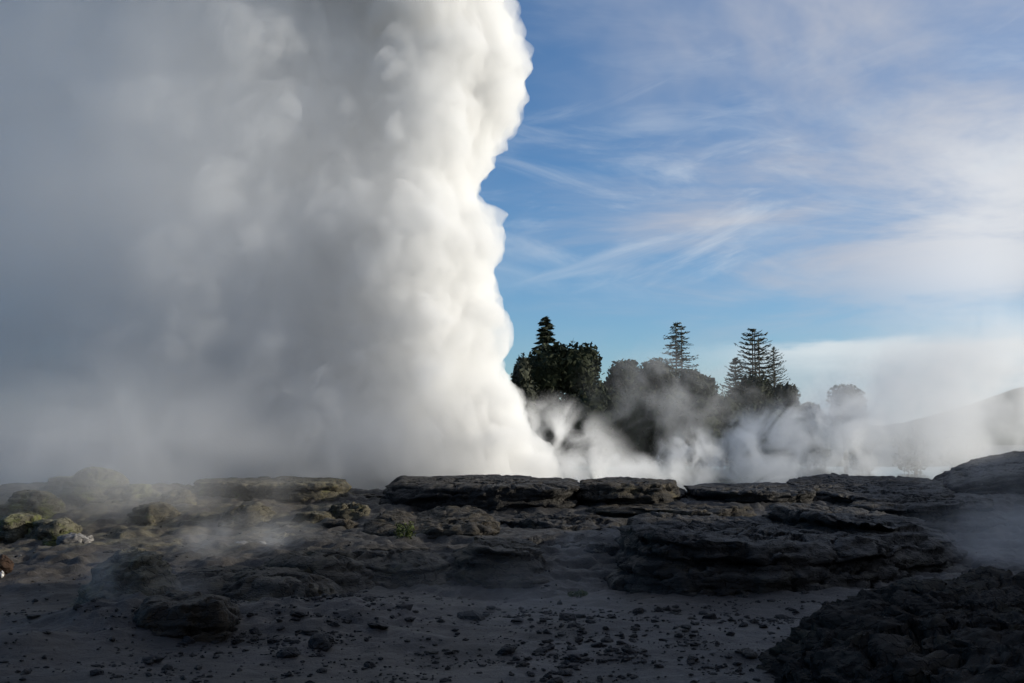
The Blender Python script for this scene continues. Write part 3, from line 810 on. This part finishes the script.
def column_mat():
    m, nt, out = new_mat('steam_dense')
    geo = nt.nodes.new('ShaderNodeNewGeometry'); pos = geo.outputs['Position']
    sep = nt.nodes.new('ShaderNodeSeparateXYZ'); nt.links.new(pos, sep.inputs[0])
    n1 = noise(nt, pos, 0.10, 2, 0.55, 0.4)
    xx = math_n(nt, 'ADD', sep.outputs[0], math_n(nt, 'MULTIPLY', math_n(nt, 'SUBTRACT', n1, 0.5), 7.0))
    xx = math_n(nt, 'ADD', xx, math_n(nt, 'MULTIPLY', sep.outputs[2], 0.06))
    solid = maprange(nt, xx, -24.0, -3.0)
    n2 = noise(nt, pos, 0.38, 4, 0.62, 0.3)
    body = maprange(nt, n2, 0.36, 0.62, 0.5, 1.35)
    d = math_n(nt, 'ADD', math_n(nt, 'MULTIPLY', solid, 0.50), 0.13)
    d = math_n(nt, 'ADD', d, math_n(nt, 'MULTIPLY', maprange(nt, xx, -6.0, -1.0), 0.5))
    p = nt.nodes.new('ShaderNodeVolumePrincipled')
    p.inputs['Color'].default_value = (0.975, 0.975, 0.972, 1); p.inputs['Anisotropy'].default_value = 0.2
    nt.links.new(math_n(nt, 'MULTIPLY', d, body), p.inputs['Density'])
    nt.links.new(p.outputs[0], out.inputs['Volume'])
    m.cycles.volume_step_rate = 0.35
    return m
steam_column = billow_mesh('steam_column', spheres, 0.26, [(0.16, 0.9, False), (0.30, 0.6, True), (0.70, 0.5, True), (1.6, 0.32, True), (3.4, 0.16, True)], column_mat())
tag(steam_column, 'towering white geyser steam column filling the left half of the sky', 'steam')

def plume(label, px, py, D, hw, hh, depth, density, nscale, lo, hi, lean=0.0, dist=0.6, zscale=1.0, aniso=0.25, step=1.0, name='steam_plume', e0=0.35, col=0.97):
    sc = D / F_PX
    p = at(px, py, D)
    bm = bmesh.new(); bmesh.ops.create_icosphere(bm, subdivisions=4, radius=1.0)
    for v in bm.verts:
        k = 1 + 0.0 * v.co.x
        v.co *= k
    me = bpy.data.meshes.new(name); bm.to_mesh(me); bm.free()
    o = bpy.data.objects.new(name, me); COL.objects.link(o)
    o.location = p; o.scale = (hw * sc, depth, hh * sc); o.rotation_euler = (0, math.radians(lean), 0)
    me.materials.append(steam_mat('steam_thin', density, aniso, (nscale, 5, lo, hi, dist, zscale, (px * .37, py * .21, D)), (e0, 1.0), (col, col, col), step))
    tag(o, label, 'steam', 'drifting steam')
    return o

plume('dense white skirt of steam spilling right from the foot of the geyser column', 566, 452, 54, 95, 56, 5, 0.8, 0.34, 0.46, 0.62, lean=30, dist=1.2)
plume('low white bank of steam behind the square ended skyline ledge', 620, 474, 57, 110, 25, 4, 0.6, 0.42, 0.45, 0.62, dist=1.2)
plume('small white puff rising through the gap in the skyline ledges', 688, 460, 60, 42, 42, 3, 0.9, 0.50, 0.47, 0.60, dist=1.2)
plume('white puff of steam before the thicket under the open conifers', 765, 450, 66, 80, 52, 4, 0.7, 0.38, 0.48, 0.61, lean=-15, dist=1.3)
plume('tall drifting puff of steam before the lone dome shaped tree', 835, 432, 72, 78, 72, 5, 0.55, 0.33, 0.46, 0.62, lean=-25, dist=1.3)
plume('soft pale mound of steam behind the gap left of the widest skyline ledge', 375, 445, 43.5, 125, 75, 2.5, 0.35, 0.3, 0.36, 0.64, e0=0.1)
plume('thin low fog lying on the hot pool before the thickets', 800, 468, 82, 170, 20, 5, 0.14, 0.25, 0.38, 0.62)
plume('thin veil of steam across the dark broadleaf trees', 675, 400, 100, 120, 75, 6, 0.085, 0.20, 0.45, 0.66, dist=1.0)
plume('broad pale steam cloud drifting over the right end of the ridge', 1000, 395, 66, 190, 125, 9, 0.34, 0.14, 0.40, 0.62, e0=0.15, dist=1.0)
plume('tall steam cloud at the right edge, mostly unseen and added for its shadow', 1355, 250, 42, 385, 350, 8, 0.19, 0.10, 0.34, 0.62, e0=0.5)  # only its edge shows; the unseen bulk is added to shade the left
plume('thin mist hanging before the massive dark block', 1000, 478, 33, 110, 45, 1.5, 0.16, 0.45, 0.36, 0.64)
plume('grey steam creeping over the path between the bluff and the black rubbly mound', 1010, 540, 25, 120, 55, 3.0, 0.22, 0.5, 0.40, 0.66)
plume('huge soft sheet of grey mist drifting off the left side of the geyser column', 130, 240, 40, 450, 430, 3.5, 0.20, 0.12, 0.12, 0.66, e0=0.1, step=1.3)
plume('pale fog around the small spiky shrub', 912, 412, 80, 110, 78, 4, 0.30, 0.26, 0.33, 0.60, dist=1.0)
plume('wide grey veil of steam over the mossy rocks and misty cliff', 90, 455, 31, 310, 125, 3.5, 0.28, 0.30, 0.32, 0.66, e0=0.1)
plume('thin steam curling between the humps and the misty cliff', 245, 545, 24, 90, 45, 2.0, 0.30, 0.7, 0.40, 0.66)
plume('wisp of steam wrapping the big pointed boulder', 150, 580, 17.4, 95, 50, 1.0, 0.40, 1.0, 0.40, 0.68)
plume('very thin haze lying over the near dark flat', 470, 600, 17.5, 260, 60, 2.0, 0.07, 0.6, 0.40, 0.68)
plume('faint wisp of steam in the hollow above the dark bank', 600, 548, 22.5, 60, 25, 1.0, 0.20, 1.1, 0.42, 0.68)

# ------------------------------------------------------------------ light
SUN_AZ, SUN_EL = math.radians(89), math.radians(13)     # azimuth clockwise from +Y (view direction)
sd = Vector((math.sin(SUN_AZ) * math.cos(SUN_EL), math.cos(SUN_AZ) * math.cos(SUN_EL), math.sin(SUN_EL)))
sl = bpy.data.lights.new('sun', 'SUN'); sl.energy = 4.6; sl.angle = math.radians(0.5); sl.color = (1.0, 0.94, 0.82)
so = bpy.data.objects.new('sun', sl); COL.objects.link(so); so.rotation_euler = (-sd).to_track_quat('-Z', 'Y').to_euler()
so.location = (40, 20, 30)

wd = bpy.data.worlds.new('World'); scene.world = wd; wd.use_nodes = True
nt = wd.node_tree; nt.nodes.clear()
out = nt.nodes.new('ShaderNodeOutputWorld'); bg = nt.nodes.new('ShaderNodeBackground')
sky = nt.nodes.new('ShaderNodeTexSky'); sky.sky_type = 'NISHITA'; sky.sun_disc = False
sky.sun_elevation = SUN_EL; sky.sun_rotation = SUN_AZ; sky.air_density = 1.0; sky.dust_density = 0.3; sky.ozone_density = 5.0
SKY_K = 0.132
# cirrus, a hazy sheet to the right and a low cloud bank, mixed into the sky by direction
tc = nt.nodes.new('ShaderNodeTexCoord'); dv = tc.outputs['Generated']
sp = nt.nodes.new('ShaderNodeSeparateXYZ'); nt.links.new(dv, sp.inputs[0])
dx, dy, dz = sp.outputs
iz = math_n(nt, 'DIVIDE', 1.0, math_n(nt, 'ADD', math_n(nt, 'MAXIMUM', dz, 0.0), 0.10))
cb = nt.nodes.new('ShaderNodeCombineXYZ')
nt.links.new(math_n(nt, 'MULTIPLY', dx, iz), cb.inputs[0]); nt.links.new(math_n(nt, 'MULTIPLY', dy, iz), cb.inputs[1])
az = math_n(nt, 'DIVIDE', dx, math_n(nt, 'MAXIMUM', dy, 0.05))
ca = nt.nodes.new('ShaderNodeCombineXYZ'); nt.links.new(az, ca.inputs[0]); nt.links.new(dz, ca.inputs[1])
def streaks(ang, sx, sy, loc, lo, hi):
    mp = nt.nodes.new('ShaderNodeMapping'); mp.vector_type = 'TEXTURE'
    mp.inputs['Rotation'].default_value = (0, 0, math.radians(ang)); mp.inputs['Scale'].default_value = (1 / sx, 1 / sy, 1); mp.inputs['Location'].default_value = loc
    nt.links.new(ca.outputs[0], mp.inputs['Vector'])
    return maprange(nt, noise(nt, mp.outputs[0], 1.0, 7, 0.58, 0.7), lo, hi)
streak = math_n(nt, 'MAXIMUM', streaks(-9, 4.5, 22, (0.3, 0.1, 0), 0.47, 0.80), streaks(12, 5, 26, (0.7, 0.4, 0), 0.52, 0.82))
el_band = math_n(nt, 'MULTIPLY', maprange(nt, dz, 0.12, 0.19), maprange(nt, dz, 0.42, 0.22, 0.15, 1.0))
streak = math_n(nt, 'MULTIPLY', math_n(nt, 'MULTIPLY', streak, el_band), 0.55)
az = math_n(nt, 'DIVIDE', dx, math_n(nt, 'MAXIMUM', dy, 0.05))
sheet_n = noise(nt, cb.outputs[0], 0.9, 6, 0.6, 0.5)
rightw = maprange(nt, math_n(nt, 'ADD', az, math_n(nt, 'MULTIPLY', math_n(nt, 'SUBTRACT', sheet_n, 0.5), 0.6)), -0.02, 0.36)
sheet = math_n(nt, 'MULTIPLY', rightw, math_n(nt, 'MULTIPLY', maprange(nt, sheet_n, 0.30, 0.66, 0.3, 1.0), maprange(nt, dz, 0.09, 0.2, 0.25, 1.0)))
mb = nt.nodes.new('ShaderNodeMapping'); mb.inputs['Scale'].default_value = (1, 1, 5)
nt.links.new(dv, mb.inputs['Vector'])
bn = noise(nt, mb.outputs[0], 9.0, 6, 0.6, 0.2)
bz = math_n(nt, 'ADD', dz, math_n(nt, 'MULTIPLY', math_n(nt, 'SUBTRACT', bn, 0.5), 0.035))
bank = math_n(nt, 'MULTIPLY', maprange(nt, bz, 0.098, 0.083), maprange(nt, az, 0.14, 0.32, 0.0, 0.85))
bank_col = mixc(nt, maprange(nt, bz, 0.05, 0.09), (0.36, 0.44, 0.50), (0.62, 0.66, 0.68))
sc_ = nt.nodes.new('ShaderNodeVectorMath'); sc_.operation = 'SCALE'; sc_.inputs['Scale'].default_value = SKY_K
nt.links.new(sky.outputs[0], sc_.inputs[0])
c1 = mixc(nt, sheet, sc_.outputs[0], (0.42, 0.44, 0.50))
cl = math_n(nt, 'MULTIPLY', math_n(nt, 'MULTIPLY', maprange(nt, az, 0.30, 0.52), maprange(nt, sheet_n, 0.36, 0.60)), math_n(nt, 'MULTIPLY', maprange(nt, dz, 0.08, 0.16), maprange(nt, dz, 0.34, 0.22)))
c1 = mixc(nt, math_n(nt, 'MULTIPLY', cl, 0.85), c1, (0.66, 0.68, 0.71))
c1 = mixc(nt, streak, c1, (0.58, 0.63, 0.68))
c1 = mixc(nt, bank, c1, bank_col)
bg.inputs['Strength'].default_value = 1.0
nt.links.new(c1, bg.inputs['Color'])
nt.links.new(bg.outputs[0], out.inputs['Surface'])

# ------------------------------------------------------------------ camera and render
cd = bpy.data.cameras.new('camera'); cd.sensor_width = 36.0; cd.lens = F_PX * 36.0 / 1024.0
cd.clip_end = 6000; cd.clip_start = 0.1
co_ = bpy.data.objects.new('camera', cd); COL.objects.link(co_)
co_.location = (0, 0, CAM_Z); co_.rotation_euler = (PI / 2 + PITCH, 0, 0)
scene.camera = co_
scene.view_settings.view_transform = 'Standard'; scene.view_settings.look = 'None'
scene.view_settings.exposure = 0.25; scene.view_settings.gamma = 1.0
cy = scene.cycles
cy.use_denoising = True
cy.max_bounces = 12; cy.diffuse_bounces = 2; cy.glossy_bounces = 2; cy.transmission_bounces = 2; cy.volume_bounces = 8
cy.use_adaptive_sampling = True; cy.adaptive_threshold = 0.02
cy.volume_max_steps = 256
